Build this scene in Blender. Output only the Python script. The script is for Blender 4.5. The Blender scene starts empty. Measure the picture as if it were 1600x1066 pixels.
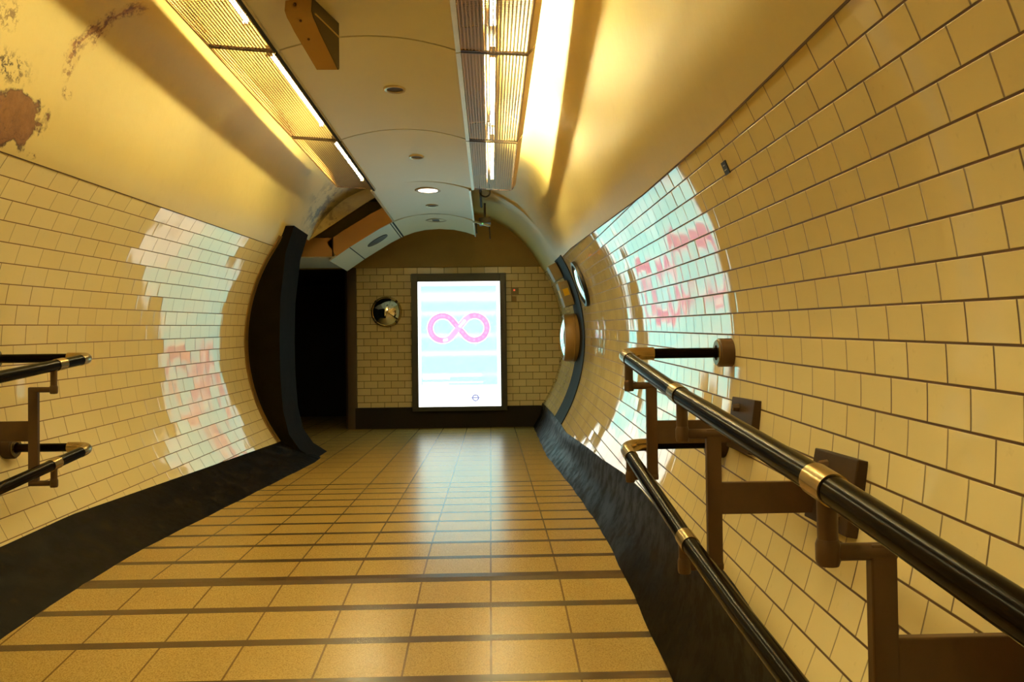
import bpy, bmesh, math, random
from mathutils import Vector, Matrix
import numpy as np
random.seed(7)
SC = bpy.context.scene
COL = SC.collection
R = math.radians

# ------------------------------------------------------------------ camera, world, exposure
cam_d = bpy.data.cameras.new('camera')
cam_d.sensor_width = 36.0
cam_d.lens = 28.125
cam_d.clip_start = 0.03
cam = bpy.data.objects.new('camera', cam_d)
COL.objects.link(cam)

def camera_matrix():
    """yaw 1.5 deg right, pitch 1 deg up, a slight 0.7 deg roll; eye at the origin"""
    f, roll = 1250.0, R(0.7)
    y = Vector(((767 - 800) / f, -(556 - 533) / f, 1.0)).normalized()
    z = Vector((-math.sin(roll), math.cos(roll), 0))
    z = (z - y * z.dot(y)).normalized()
    x = y.cross(z)
    if x.x < 0:
        x = -x
    m = Matrix((x, y, z))                       # world = m @ (right, up, forward)
    r, u, fw = m.col[0], m.col[1], m.col[2]
    return Matrix(((r.x, u.x, -fw.x, 0), (r.y, u.y, -fw.y, 0), (r.z, u.z, -fw.z, 0), (0, 0, 0, 1)))
cam.matrix_world = camera_matrix()
SC.camera = cam
w = bpy.data.worlds.new('world'); SC.world = w
w.use_nodes = True
w.node_tree.nodes['Background'].inputs[0].default_value = (0, 0, 0, 1)
w.node_tree.nodes['Background'].inputs[1].default_value = 0
SC.view_settings.view_transform = 'Standard'
SC.view_settings.look = 'None'
SC.view_settings.exposure = 0.0
SC.view_settings.gamma = 1.0
SC.view_settings.use_curve_mapping = False
LAMP_COLOR = (1.0, 0.88, 0.45)
LAMP_POWER = 245.0
AD_POWER = .70

# ------------------------------------------------------------------ node helpers
class NT:
    def __init__(s, name):
        s.m = bpy.data.materials.new(name); s.m.use_nodes = True
        s.t = s.m.node_tree; s.n = s.t.nodes; s.l = s.t.links
        s.b = s.n['Principled BSDF']; s.out = s.n['Material Output']
    def new(s, typ, **kw):
        n = s.n.new(typ)
        for k, v in kw.items(): setattr(n, k, v)
        return n
    def put(s, sock, v):
        if hasattr(v, 'is_output') or isinstance(v, bpy.types.NodeSocket): s.l.new(v, sock)
        else:
            if sock.type == 'RGBA' and len(v) == 3: v = (*v, 1)
            sock.default_value = v
    def m_(s, op, a, b=0.0, c=None, clamp=False):
        n = s.new('ShaderNodeMath', operation=op); n.use_clamp = clamp
        s.put(n.inputs[0], a); s.put(n.inputs[1], b)
        if c is not None: s.put(n.inputs[2], c)
        return n.outputs[0]
    def v_(s, op, a, b=(0, 0, 0), sc=None):
        n = s.new('ShaderNodeVectorMath', operation=op)
        s.put(n.inputs[0], a)
        if op == 'SCALE': s.put(n.inputs['Scale'], sc)
        elif op != 'NORMALIZE': s.put(n.inputs[1], b)
        return n.outputs['Value'] if op in ('DOT_PRODUCT', 'DISTANCE', 'LENGTH') else n.outputs['Vector']
    def mix(s, f, a, b, mode='MIX'):
        n = s.new('ShaderNodeMix', data_type='RGBA', blend_type=mode)
        s.put(n.inputs[0], f); s.put(n.inputs[6], a); s.put(n.inputs[7], b)
        return n.outputs[2]
    def ramp(s, v, lo, hi, a=0.0, b=1.0):
        n = s.new('ShaderNodeMapRange'); n.interpolation_type = 'SMOOTHSTEP'
        s.put(n.inputs[0], v)
        for i, q in enumerate((lo, hi, a, b)): s.put(n.inputs[i + 1], q)
        return n.outputs[0]
    def noise(s, vec, scale, detail=4, rough=.55, out='Fac'):
        n = s.new('ShaderNodeTexNoise')
        if vec is not None: s.put(n.inputs['Vector'], vec)
        n.inputs['Scale'].default_value = scale; n.inputs['Detail'].default_value = detail
        n.inputs['Roughness'].default_value = rough
        return n.outputs[out]
    def pos(s): return s.new('ShaderNodeNewGeometry').outputs['Position']
    def uv(s):
        return s.new('ShaderNodeUVMap', uv_map='UVMap').outputs[0]
    def sep(s, v):
        n = s.new('ShaderNodeSeparateXYZ'); s.put(n.inputs[0], v); return n.outputs
    def comb(s, x, y, z=0.0):
        n = s.new('ShaderNodeCombineXYZ')
        for i, q in enumerate((x, y, z)): s.put(n.inputs[i], q)
        return n.outputs[0]
    def bump(s, h, strength=.3, dist=.01, normal=None):
        n = s.new('ShaderNodeBump'); n.inputs['Strength'].default_value = strength
        n.inputs['Distance'].default_value = dist; s.put(n.inputs['Height'], h)
        if normal is not None: s.put(n.inputs['Normal'], normal)
        return n.outputs[0]
    def set(s, **kw):
        for k, v in kw.items(): s.put(s.b.inputs[k.replace('_', ' ')], v)
        return s.m

def simple(name, col, rough=.5, metal=0.0, var=.12, scale=14, bump=.0, spec=.5, coat=0.0):
    t = NT(name)
    n = t.noise(t.pos(), scale)
    d = tuple(c * (1 - var) for c in col); l = tuple(min(1, c * (1 + var)) for c in col)
    t.set(Base_Color=t.mix(n, d, l), Roughness=rough, Metallic=metal)
    t.b.inputs['Specular IOR Level'].default_value = spec
    t.b.inputs['Coat Weight'].default_value = coat
    t.b.inputs['Coat Roughness'].default_value = .06
    if bump: t.set(Normal=t.bump(t.noise(t.pos(), scale * 3), bump, .01))
    return t.m

def emit(name, col, k):
    t = NT(name)
    t.set(Base_Color=(.8, .8, .8), Roughness=.3, Emission_Color=col, Emission_Strength=k)
    return t.m

def tile_mat(name, c1, c2, grout, seed, gu=.017, gv=.036, tilt=.009, vert_faint=.70, rough=.045, dirt=0.0, lean=0.0, wave=0.0):
    """glazed half-bond tiles; UV u = tile length units, v = course number; each tile sits at its own slight tilt"""
    t = NT(name)
    s = t.sep(t.uv())
    row = t.m_('FLOOR', s[1])
    sh = t.m_('MULTIPLY', t.m_('MODULO', t.m_('ADD', row, 100.0), 2.0), .5)
    u = t.m_('ADD', s[0], sh)
    colm = t.m_('FLOOR', u)
    fu = t.m_('FRACT', u); fv = t.m_('FRACT', s[1])
    du = t.m_('MINIMUM', fu, t.m_('SUBTRACT', 1.0, fu))
    dv = t.m_('MINIMUM', fv, t.m_('SUBTRACT', 1.0, fv))
    wn = t.new('ShaderNodeTexWhiteNoise', noise_dimensions='3D')
    t.put(wn.inputs['Vector'], t.comb(colm, row, float(seed)))
    rnd = t.sep(wn.outputs['Color'])
    gmu = t.ramp(du, gu * .6, gu * 1.25, 1.0, 0.0)
    gmv = t.ramp(dv, gv * .6, gv * 1.25, 1.0, 0.0)
    # hair-line upright joints come and go along the wall
    jn = t.ramp(t.noise(t.comb(colm, row, 3.3), .45, 2), .4, .62, vert_faint, 1.0)
    gm = t.m_('MAXIMUM', t.m_('MULTIPLY', gmu, jn), gmv)
    base = t.mix(rnd[2], c1, c2)
    if dirt:
        base = t.mix(t.ramp(t.noise(t.pos(), 2.2, 6), .5, .75, 0.0, dirt), base, grout)
    base = t.mix(t.m_('MULTIPLY', t.ramp(t.noise(t.pos(), 40, 5), .62, .8), .12), base, grout)
    col = t.mix(gm, base, grout)
    geo = t.new('ShaderNodeNewGeometry')
    N = geo.outputs['Normal']
    T1 = t.v_('NORMALIZE', t.v_('CROSS_PRODUCT', N, (0, 0, 1)))
    T2 = t.v_('CROSS_PRODUCT', N, T1)
    # pillowed edge of the glaze + a little warp
    eu = t.m_('MULTIPLY', t.m_('SUBTRACT', t.ramp(fu, .86, 1.0), t.ramp(fu, 0.0, .14, 1.0, 0.0)), .012)
    a = t.m_('ADD', t.m_('MULTIPLY', t.m_('SUBTRACT', rnd[0], .5), tilt * 2), eu)
    b = t.m_('MULTIPLY', t.m_('SUBTRACT', rnd[1], .5), tilt * 1.6)
    wv = t.sep(t.noise(t.pos(), 5.0, 1, out='Color'))
    a = t.m_('ADD', a, t.m_('MULTIPLY', t.m_('SUBTRACT', wv[0], .5), tilt * .6))
    b = t.m_('ADD', b, t.m_('MULTIPLY', t.m_('SUBTRACT', wv[1], .5), tilt * .6))
    if wave or lean:      # the wall is not quite true: slow waves along its length
        n1 = t.noise(t.comb(0.0, t.m_('MULTIPLY', t.sep(t.pos())[1], 1.0), t.m_('MULTIPLY', t.sep(t.pos())[2], .18)), 1.5, 1)
        a = t.m_('ADD', a, t.m_('ADD', lean, t.m_('MULTIPLY', t.m_('SUBTRACT', n1, .5), wave)))
    Np = t.v_('NORMALIZE', t.v_('ADD', N, t.v_('ADD', t.v_('SCALE', T1, sc=a), t.v_('SCALE', T2, sc=b))))
    Np = t.bump(t.m_('SUBTRACT', 1.0, gm), .5, .002, Np)
    rg = t.m_('ADD', t.m_('MULTIPLY', gm, .5), rough)
    t.set(Base_Color=col, Roughness=rg, Normal=Np)
    t.b.inputs['IOR'].default_value = 1.5
    return t.m

# ------------------------------------------------------------------ materials
MT = {}
MT['tile'] = tile_mat('cream_glazed_tile', (.76, .62, .32), (.79, .655, .345), (.09, .038, .008), 1, lean=.010, wave=.085)
MT['tile_left'] = tile_mat('cream_glazed_tile_faint_joints', (.82, .69, .38), (.85, .73, .42), (.17, .08, .018), 5, gu=.013, gv=.026, vert_faint=.5, lean=.022, wave=.05)
MT['tile_end'] = tile_mat('old_cream_tile', (.74, .61, .33), (.82, .69, .40), (.12, .08, .03), 9, gu=.02, gv=.04, tilt=.01, vert_faint=.9, rough=.18)
def skirting_mat():
    """near-black glazed skirting, scuffed and uneven"""
    t = NT('black_glazed_skirting')
    p = t.pos()
    n = t.noise(p, 9, 6, .65)
    c = t.mix(t.ramp(n, .52, .72), (.004, .0025, .001), (.020, .014, .006))
    t.set(Base_Color=c, Roughness=t.ramp(n, .4, .7, .40, .62), Normal=t.bump(t.noise(p, 4, 4, .5), .16, .02))
    t.b.inputs['Specular IOR Level'].default_value = .07
    return t.m
MT['black_tile'] = skirting_mat()
MT['grey_band'] = simple('charcoal_glazed_band', (.018, .015, .010), .6, var=.3, scale=6, spec=.05)
MT['pillar'] = simple('black_glazed_jamb', (.008, .006, .003), .72, var=.5, scale=6, bump=.2, spec=.03)
MT['brown_trim'] = simple('brown_glazed_bullnose', (.20, .11, .03), .3)
MT['panel'] = simple('cream_enamelled_panel', (.78, .72, .49), .38, var=.03, scale=2)
MT['panel_edge'] = simple('pale_metal_edge', (.7, .66, .55), .4, metal=.3)
MT['dark'] = simple('dark_gap', (.012, .009, .006), .8)
MT['fascia'] = simple('orange_tan_fascia', (.62, .33, .10), .5, var=.05, scale=3)
MT['soffit'] = simple('pale_soffit', (.70, .68, .52), .45, var=.05, scale=3)
MT['plaster_brown'] = simple('brown_plaster', (.42, .30, .12), .75, var=.12, scale=5, bump=.1)
MT['void'] = simple('black_base_and_unlit_passage', (.010, .006, .003), .85)  # blackness of the unlit passage painted onto its walls; plain black on the baseboard
MT['passage'] = simple('dark_brown_passage_corner', (.06, .035, .014), .55)
MT['metal_tan'] = simple('tan_painted_steel', (.50, .33, .12), .42, var=.06, scale=6)
MT['white_tray'] = simple('white_reflector_tray', (.85, .8, .68), .4, var=.02)
MT['tray'] = simple('brown_tray', (.24, .15, .05), .5)
MT['tube'] = emit('fluorescent_tube', (*LAMP_COLOR, 1), LAMP_POWER)
MT['tube_cap'] = simple('lamp_holder', (.5, .45, .35), .5)
MT['rail'] = simple('black_gloss_handrail', (.004, .002, .001), .18, var=.3, spec=.05)
MT['brass'] = simple('dull_brass_sleeve', (.42, .30, .13), .24, metal=.9, var=.12, scale=30)
MT['bracket'] = simple('brown_painted_iron', (.075, .036, .011), .45, var=.2, scale=20, bump=.05)
MT['plate'] = simple('dark_iron_plate', (.045, .024, .010), .5, var=.3, scale=20, spec=.2)
MT['chrome'] = simple('chrome', (.85, .84, .82), .04, metal=1.0, var=.02)
MT['tanbox'] = simple('tan_plastic_housing', (.40, .24, .08), .45, var=.08, scale=8)
MT['darkbox'] = simple('dark_plastic_side', (.07, .045, .02), .5)
MT['screw'] = simple('dark_screw', (.08, .03, .01), .5)
MT['ring'] = simple('brushed_ring', (.55, .45, .28), .3, metal=.6)
MT['hole'] = simple('dark_recess', (.06, .035, .015), .6)
MT['downlight'] = emit('lit_downlight', (1, .88, .66, 1), 6.0)
MT['frame'] = simple('charcoal_frame', (.020, .022, .018), .35, var=.2, scale=10)
MT['led_red'] = emit('red_indicator', (1, .05, .02, 1), 1.6)
MT['led_green'] = emit('green_indicator', (.1, 1, .3, 1), 1.2)
MT['yellow'] = simple('yellow_label', (.85, .55, .02), .5)
MT['red'] = simple('red_enamel', (.5, .03, .02), .4)
MT['drum'] = simple('tan_drum_casing', (.40, .25, .09), .35, var=.1, scale=12)
MT['greybox'] = simple('grey_tan_box', (.30, .25, .14), .45)
MT['ink'] = simple('black_label', (.01, .01, .012), .35)
MT['silver_ink'] = simple('pale_label_marks', (.45, .42, .35), .5)

def perforated():
    """thin tan steel sheet punched with staggered round holes (UV in metres)"""
    t = NT('perforated_tan_steel')
    s = t.sep(t.uv())
    P = .019
    u = t.m_('DIVIDE', s[0], P); v = t.m_('DIVIDE', s[1], P)
    def d2(du, dv):
        a = t.m_('SUBTRACT', t.m_('FRACT', t.m_('ADD', u, du)), .5)
        b = t.m_('SUBTRACT', t.m_('FRACT', t.m_('ADD', v, dv)), .5)
        return t.m_('SQRT', t.m_('ADD', t.m_('MULTIPLY', a, a), t.m_('MULTIPLY', b, b)))
    d = d2(0.0, 0.0)
    hole = t.ramp(d, .315, .365, 1.0, 0.0)
    tr = t.new('ShaderNodeBsdfTransparent')
    mx = t.new('ShaderNodeMixShader')
    t.set(Base_Color=(.36, .215, .07), Roughness=.45, Metallic=.2)
    t.put(mx.inputs[0], hole); t.l.new(t.b.outputs[0], mx.inputs[1]); t.l.new(tr.outputs[0], mx.inputs[2])
    t.l.new(mx.outputs[0], t.out.inputs['Surface'])
    return t.m
MT['perf'] = perforated()

STRIPS = [3.07, 3.391, 3.707, 4.043, 4.386, 4.695, 4.986, 5.284, 5.572, 5.854, 6.118, 6.381, 6.602, 6.829]

def floor_mat():
    """ochre terrazzo tiles with dark cross strips on the ramp; UV u = tile columns, v = strip number"""
    t = NT('ochre_terrazzo_floor')
    s = t.sep(t.uv()); p = t.pos()
    fu = t.m_('FRACT', s[0]); du = t.m_('MINIMUM', fu, t.m_('SUBTRACT', 1.0, fu))
    nv = t.m_('ROUND', s[1]); dv = t.m_('ABSOLUTE', t.m_('SUBTRACT', s[1], nv))
    on = t.ramp(nv, 13.2, 13.6, 1.0, .22)
    wide = t.ramp(t.m_('ABSOLUTE', t.m_('SUBTRACT', nv, 3.0)), .2, .4, .17, .085)
    thin = t.ramp(nv, 4.0, 12.0, 1.0, .75)
    wdt = t.m_('MULTIPLY', wide, thin)
    gv = t.m_('MULTIPLY', t.m_('LESS_THAN', dv, wdt), on)
    gu = t.ramp(du, .010, .015, .8, 0.0)
    sp = t.noise(p, 170, 3, .7)
    sp2 = t.noise(p, 1.8, 4)
    wn = t.new('ShaderNodeTexWhiteNoise', noise_dimensions='2D')
    t.put(wn.inputs['Vector'], t.comb(t.m_('FLOOR', s[0]), t.m_('FLOOR', s[1])))
    c = t.mix(t.ramp(sp, .34, .62), (.30, .19, .045), (.50, .34, .10))
    c = t.mix(t.m_('MULTIPLY', wn.outputs['Value'], .07), c, (.25, .14, .035))
    c = t.mix(t.ramp(sp2, .45, .85, 0.0, .12), c, (.22, .12, .03))
    c = t.mix(gu, c, (.10, .045, .012))
    c = t.mix(gv, c, (.075, .038, .012))
    rg = .27
    t.set(Base_Color=c, Roughness=rg, Normal=t.bump(t.noise(p, 170, 3, .7), .04, .002))
    t.b.inputs['Specular IOR Level'].default_value = .55
    return t.m
MT['floor'] = floor_mat()

def vault_mat():
    """yellowed plaster; UV u = angle round the bore in degrees (0 right, 180 left), v = metres along"""
    t = NT('yellowed_plaster_vault')
    uv = t.uv(); s = t.sep(uv); p = t.pos()
    th, y = s[0], s[1]
    wob = t.sep(t.noise(p, 5.0, 5, .65, out='Color'))
    def blob(t0, y0, rt, ry, wamt, lo=.75, hi=1.0):
        a = t.m_('DIVIDE', t.m_('SUBTRACT', th, t0), rt)
        b = t.m_('DIVIDE', t.m_('SUBTRACT', y, y0), ry)
        a = t.m_('ADD', a, t.m_('MULTIPLY', t.m_('SUBTRACT', wob[0], .5), wamt))
        b = t.m_('ADD', b, t.m_('MULTIPLY', t.m_('SUBTRACT', wob[1], .5), wamt))
        d = t.m_('SQRT', t.m_('ADD', t.m_('MULTIPLY', a, a), t.m_('MULTIPLY', b, b)))
        return d, t.ramp(d, lo, hi, 1.0, 0.0)
    base = t.mix(t.noise(p, 1.1, 5), (.60, .465, .160), (.68, .54, .20))
    base = t.mix(t.ramp(t.noise(p, 9, 6), .55, .8, 0.0, .18), base, (.50, .34, .12))
    speck = t.noise(p, 26, 6, .75)
    mould_n = t.ramp(speck, .49, .58)
    # mould patch left, next to the bare patch
    _, mz = blob(134.9, 3.73, 2.6, .22, 1.0, .3, 1.1)
    base = t.mix(t.m_('MULTIPLY', t.m_('MULTIPLY', mz, mould_n), .95), base, (.07, .04, .012))
    _, mz2 = blob(129.4, 3.61, 2.2, .11, 1.0, .3, 1.1)
    base = t.mix(t.m_('MULTIPLY', t.m_('MULTIPLY', mz2, mould_n), .8), base, (.14, .07, .02))
    # rust run: a thin wandering line with blots, up to the light boxes
    path = t.m_('ADD', 4.13, t.m_('MULTIPLY', t.m_('SUBTRACT', 130.5, th), .017))
    off = t.m_('ABSOLUTE', t.m_('ADD', t.m_('SUBTRACT', y, path), t.m_('MULTIPLY', t.m_('SUBTRACT', t.noise(p, 7, 4), .5), .34)))
    span = t.m_('MULTIPLY', t.ramp(th, 117.5, 119.5), t.ramp(th, 129.5, 131.5, 1.0, 0.0))
    line = t.m_('MULTIPLY', t.ramp(off, .006, .022, 1.0, 0.0), span)
    halo = t.m_('MULTIPLY', t.ramp(off, .01, .10, 1.0, 0.0), span)
    base = t.mix(t.m_('MULTIPLY', halo, .35), base, (.50, .26, .05))
    base = t.mix(t.m_('MULTIPLY', line, .85), base, (.26, .10, .015))
    base = t.mix(t.m_('MULTIPLY', t.m_('MULTIPLY', halo, mould_n), .9), base, (.11, .035, .008))
    _, rz = blob(131.5, 4.15, 2.0, .06, .8, .3, 1.0)
    base = t.mix(t.m_('MULTIPLY', rz, t.m_('MULTIPLY', mould_n, .8)), base, (.18, .07, .012))
    _, rz2 = blob(134.4, 4.20, 1.2, .06, .8, .3, 1.0)
    base = t.mix(t.m_('MULTIPLY', rz2, t.m_('MULTIPLY', mould_n, .85)), base, (.12, .05, .012))
    _, rz3 = blob(145.0, 4.10, .8, .05, .6, .3, 1.0)
    base = t.mix(t.m_('MULTIPLY', rz3, t.m_('MULTIPLY', mould_n, .9)), base, (.08, .03, .01))
    # bare brown patch where the plaster has come away
    lw = t.sep(t.noise(p, 2.6, 6, .6, out='Color'))
    pa = t.m_('ADD', t.m_('DIVIDE', t.m_('SUBTRACT', th, 141.2), 4.3), t.m_('MULTIPLY', t.m_('SUBTRACT', lw[0], .5), 3.2))
    pb_ = t.m_('ADD', t.m_('DIVIDE', t.m_('SUBTRACT', y, 3.86), .23), t.m_('MULTIPLY', t.m_('SUBTRACT', lw[1], .5), 3.2))
    d = t.m_('SQRT', t.m_('ADD', t.m_('MULTIPLY', pa, pa), t.m_('MULTIPLY', pb_, pb_)))
    pz = t.ramp(d, .95, .99, 1.0, 0.0)
    bare = t.mix(t.noise(p, 14, 6, .7), (.09, .035, .008), (.34, .16, .04))
    ridge = t.ramp(t.m_('ABSOLUTE', t.m_('SUBTRACT', t.m_('FRACT', t.m_('MULTIPLY', d, 3.2)), .5)), .0, .06, 1.0, 0.0)
    bare = t.mix(t.m_('MULTIPLY', ridge, t.ramp(lw[2], .35, .55, .1, .9)), bare, (.05, .02, .005))
    edge = t.ramp(t.m_('ABSOLUTE', t.m_('SUBTRACT', d, .98)), .0, .11, 1.0, 0.0)  # dark rim: shadow along the broken plaster edge, put into the colour
    base = t.mix(pz, base, bare)
    base = t.mix(t.m_('MULTIPLY', edge, t.ramp(wob[2], .4, .6, .25, .95)), base, (.045, .018, .006))
    # dark stains where the bore ends by the side opening
    _, ez = blob(126.0, 9.25, 16.0, .55, .6, .2, 1.0)
    base = t.mix(t.m_('MULTIPLY', ez, t.ramp(t.noise(p, 7, 6, .7), .46, .60, .0, .85)), base, (.08, .05, .015))
    _, ez3 = blob(114.0, 9.6, 26.0, .55, .3, .3, 1.1)  # broad even darkening towards the cut end of the plaster
    base = t.mix(t.m_('MULTIPLY', ez3, .8), base, (.07, .045, .018))
    _, ez2 = blob(45.0, 8.6, 10.0, .4, .8, .2, 1.0)
    base = t.mix(t.m_('MULTIPLY', ez2, t.ramp(speck, .5, .65, 0.0, .3)), base, (.3, .18, .06))
    h = t.m_('ADD', t.m_('MULTIPLY', t.m_('SUBTRACT', 1.0, pz), .6), t.m_('MULTIPLY', t.noise(p, 12, 5), .4))
    h = t.m_('ADD', h, t.m_('MULTIPLY', t.m_('MULTIPLY', pz, t.noise(p, 18, 6, .7)), .6))
    t.set(Base_Color=base, Roughness=.42, Normal=t.bump(h, .22, .02))
    t.b.inputs['Specular IOR Level'].default_value = .4
    return t.m
MT['vault'] = vault_mat()

# poster: a back-lit print, brighter where the lamps behind it are
def poster_mat(name, col, bands=True, k=1.0):
    t = NT(name)
    z = t.sep(t.pos())[2]
    c = col
    if bands:
        f = None
        for z0, wd, st in ((.86, .11, .36), (.62, .06, .22), (.30, .06, .2), (.04, .06, .28), (-.27, .05, .14)):
            b = t.ramp(t.m_('ABSOLUTE', t.m_('SUBTRACT', z, z0)), 0.0, wd, st, 0.0)
            f = b if f is None else t.m_('MAXIMUM', f, b)
        c = t.mix(f, col, (3.0, 3.3, 3.1))
    t.set(Base_Color=(.6, .6, .6), Roughness=.25, Emission_Color=c, Emission_Strength=k * AD_POWER)
    return t.m
MT['ad_white'] = poster_mat('backlit_white_paper', (3.0, 3.3, 3.1), False)
MT['ad_cyan'] = poster_mat('backlit_pale_cyan_print', (.80, 2.9, 2.85))
MT['ad_pink'] = poster_mat('backlit_pink_print', (1.9, .55, 1.2), False)
MT['ad_pale_pink'] = poster_mat('backlit_pale_pink_print', (2.2, .80, 1.5), False)
MT['ad_blue'] = poster_mat('backlit_blue_mark', (.22, .30, .85), False)

# ------------------------------------------------------------------ mesh helpers
def tag(o, label=None, cat=None, group=None, kind=None):
    if label: o['label'] = label
    if cat: o['category'] = cat
    if group: o['group'] = group
    if kind: o['kind'] = kind
    return o

def wloc(o):
    v = Vector((0, 0, 0))
    while o: v += Vector(o.location); o = o.parent
    return v

def obj(name, bm, mat, parent=None, origin=None, smooth=False, sharp=35):
    """bm holds world coordinates; the object's own origin is `origin` (or its parent's)"""
    off = Vector(origin) if origin is not None else (wloc(parent) if parent else Vector((0, 0, 0)))
    bmesh.ops.translate(bm, verts=bm.verts, vec=-off)
    bmesh.ops.recalc_face_normals(bm, faces=bm.faces) if getattr(bm, 'ok_normals', None) is None else None
    me = bpy.data.meshes.new(name); bm.to_mesh(me); bm.free()
    for m in (mat if isinstance(mat, (list, tuple)) else [mat]): me.materials.append(MT[m])
    if smooth:
        me.shade_smooth()
        try: me.set_sharp_from_angle(angle=R(sharp))
        except Exception: pass
    o = bpy.data.objects.new(name, me); COL.objects.link(o)
    if parent:
        o.parent = parent
        o.location = off - wloc(parent)
    else: o.location = off
    return o

def empty(name, loc, label, cat, group=None):
    o = bpy.data.objects.new(name, None); COL.objects.link(o)
    o.location = loc; o.empty_display_size = .1
    return tag(o, label, cat, group)

def copy_tree(o, parent=None):
    c = o.copy(); COL.objects.link(c); c.parent = parent
    for ch in list(o.children): copy_tree(ch, c)
    return c

def BM(): return bmesh.new()

def box(bm, c, s, rot=None, bev=0.0):
    r = bmesh.ops.create_cube(bm, size=1.0)
    vs = r['verts']
    bmesh.ops.scale(bm, verts=vs, vec=s)
    if bev:
        es = list({e for v in vs for e in v.link_edges})
        rr = bmesh.ops.bevel(bm, geom=es, offset=bev, segments=2, affect='EDGES', profile=.6)
        vs = list({v for f in rr['faces'] for v in f.verts} | {v for v in vs if v.is_valid})
    if rot is not None: bmesh.ops.rotate(bm, verts=vs, cent=(0, 0, 0), matrix=rot)
    bmesh.ops.translate(bm, verts=vs, vec=c)
    return bm

def boxx(bm, x0, x1, y0, y1, z0, z1, bev=0.0):
    return box(bm, ((x0 + x1) / 2, (y0 + y1) / 2, (z0 + z1) / 2), (abs(x1 - x0), abs(y1 - y0), abs(z1 - z0)), None, bev)

def sweep(bm, pts, r, n=20, caps=True):
    pts = [Vector(p) for p in pts]
    rings = []
    prev = None
    for i, p in enumerate(pts):
        d = (pts[min(i + 1, len(pts) - 1)] - pts[max(i - 1, 0)]).normalized()
        if prev is None:
            a = d.orthogonal().normalized()
        else:
            a = (prev - d * prev.dot(d)).normalized()
        prev = a
        b = d.cross(a)
        rr = r[i] if isinstance(r, (list, tuple)) else r
        rings.append([bm.verts.new(p + a * rr * math.cos(2 * math.pi * k / n) + b * rr * math.sin(2 * math.pi * k / n)) for k in range(n)])
    for i in range(len(rings) - 1):
        for k in range(n):
            bm.faces.new((rings[i][k], rings[i][(k + 1) % n], rings[i + 1][(k + 1) % n], rings[i + 1][k]))
    if caps:
        bm.faces.new(rings[0]); bm.faces.new(rings[-1])
    return bm

def lathe(bm, prof, origin, axis, n=40):
    """prof: (radius, distance along axis)"""
    axis = Vector(axis).normalized(); a = axis.orthogonal().normalized(); b = axis.cross(a); o = Vector(origin)
    rings = []
    for r, h in prof:
        if r < 1e-6: rings.append([bm.verts.new(o + axis * h)])
        else: rings.append([bm.verts.new(o + axis * h + (a * math.cos(2 * math.pi * k / n) + b * math.sin(2 * math.pi * k / n)) * r) for k in range(n)])
    for i in range(len(rings) - 1):
        A, B = rings[i], rings[i + 1]
        for k in range(n):
            k2 = (k + 1) % n
            q = [A[k % len(A)], A[k2 % len(A)], B[k2 % len(B)], B[k % len(B)]]
            q = [v for j, v in enumerate(q) if v not in q[:j]]
            if len(q) > 2: bm.faces.new(q)
    return bm

def prism(bm, poly, axis, a0, a1):
    """extrude a 2-d polygon along an axis; poly gives the other two coordinates in x,y,z order"""
    def v3(p, a):
        q = list(p); q.insert('xyz'.index(axis), a); return q
    A = [bm.verts.new(v3(p, a0)) for p in poly]; B = [bm.verts.new(v3(p, a1)) for p in poly]
    n = len(poly)
    bm.faces.new(A); bm.faces.new(B)
    for i in range(n): bm.faces.new((A[i], A[(i + 1) % n], B[(i + 1) % n], B[i]))
    return bm

def arc_pts(p0, p1, p2, n=8):
    """quadratic corner from p0 to p2 round p1"""
    p0, p1, p2 = map(Vector, (p0, p1, p2))
    return [(1 - t) ** 2 * p0 + 2 * t * (1 - t) * p1 + t * t * p2 for t in [i / n for i in range(n + 1)]]

# ------------------------------------------------------------------ the bore
RB = 1.80
def cxb(Y): return -.75 - .018 * max(0, 9 - max(Y, -3))      # the bore runs about a degree askew of the ramp
YEND = 11.72
def cz(Y): return .29 - .037 * (11.7 - max(min(Y, 11.7), -3))
def sstep(x, a, b):
    t = max(0, min(1, (x - a) / (b - a))); return t * t * (3 - 2 * t)
def fz(Y): return float(np.interp(Y, [-3, 1.5, 3.05, 4.0, 4.65, 6, 9, 11.7], [-1.55, -1.37, -1.23, -1.11, -1.085, -1.08, -1.06, -1.04]))
def rad(th, Y):
    """bore radius: the plastered crown stands a little higher than a true circle along the ramp"""
    up = min(sstep(th, 30, 58), sstep(180 - th, 34, 62))
    return RB + .36 * up * (1 - .80 * sstep(Y, 8.0, 10.0))
def bore(th, Y, off=0.0):
    r = rad(th, Y) - off; a = R(th)
    return Vector((cxb(Y) + r * math.cos(a), Y, cz(Y) + r * math.sin(a)))

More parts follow.
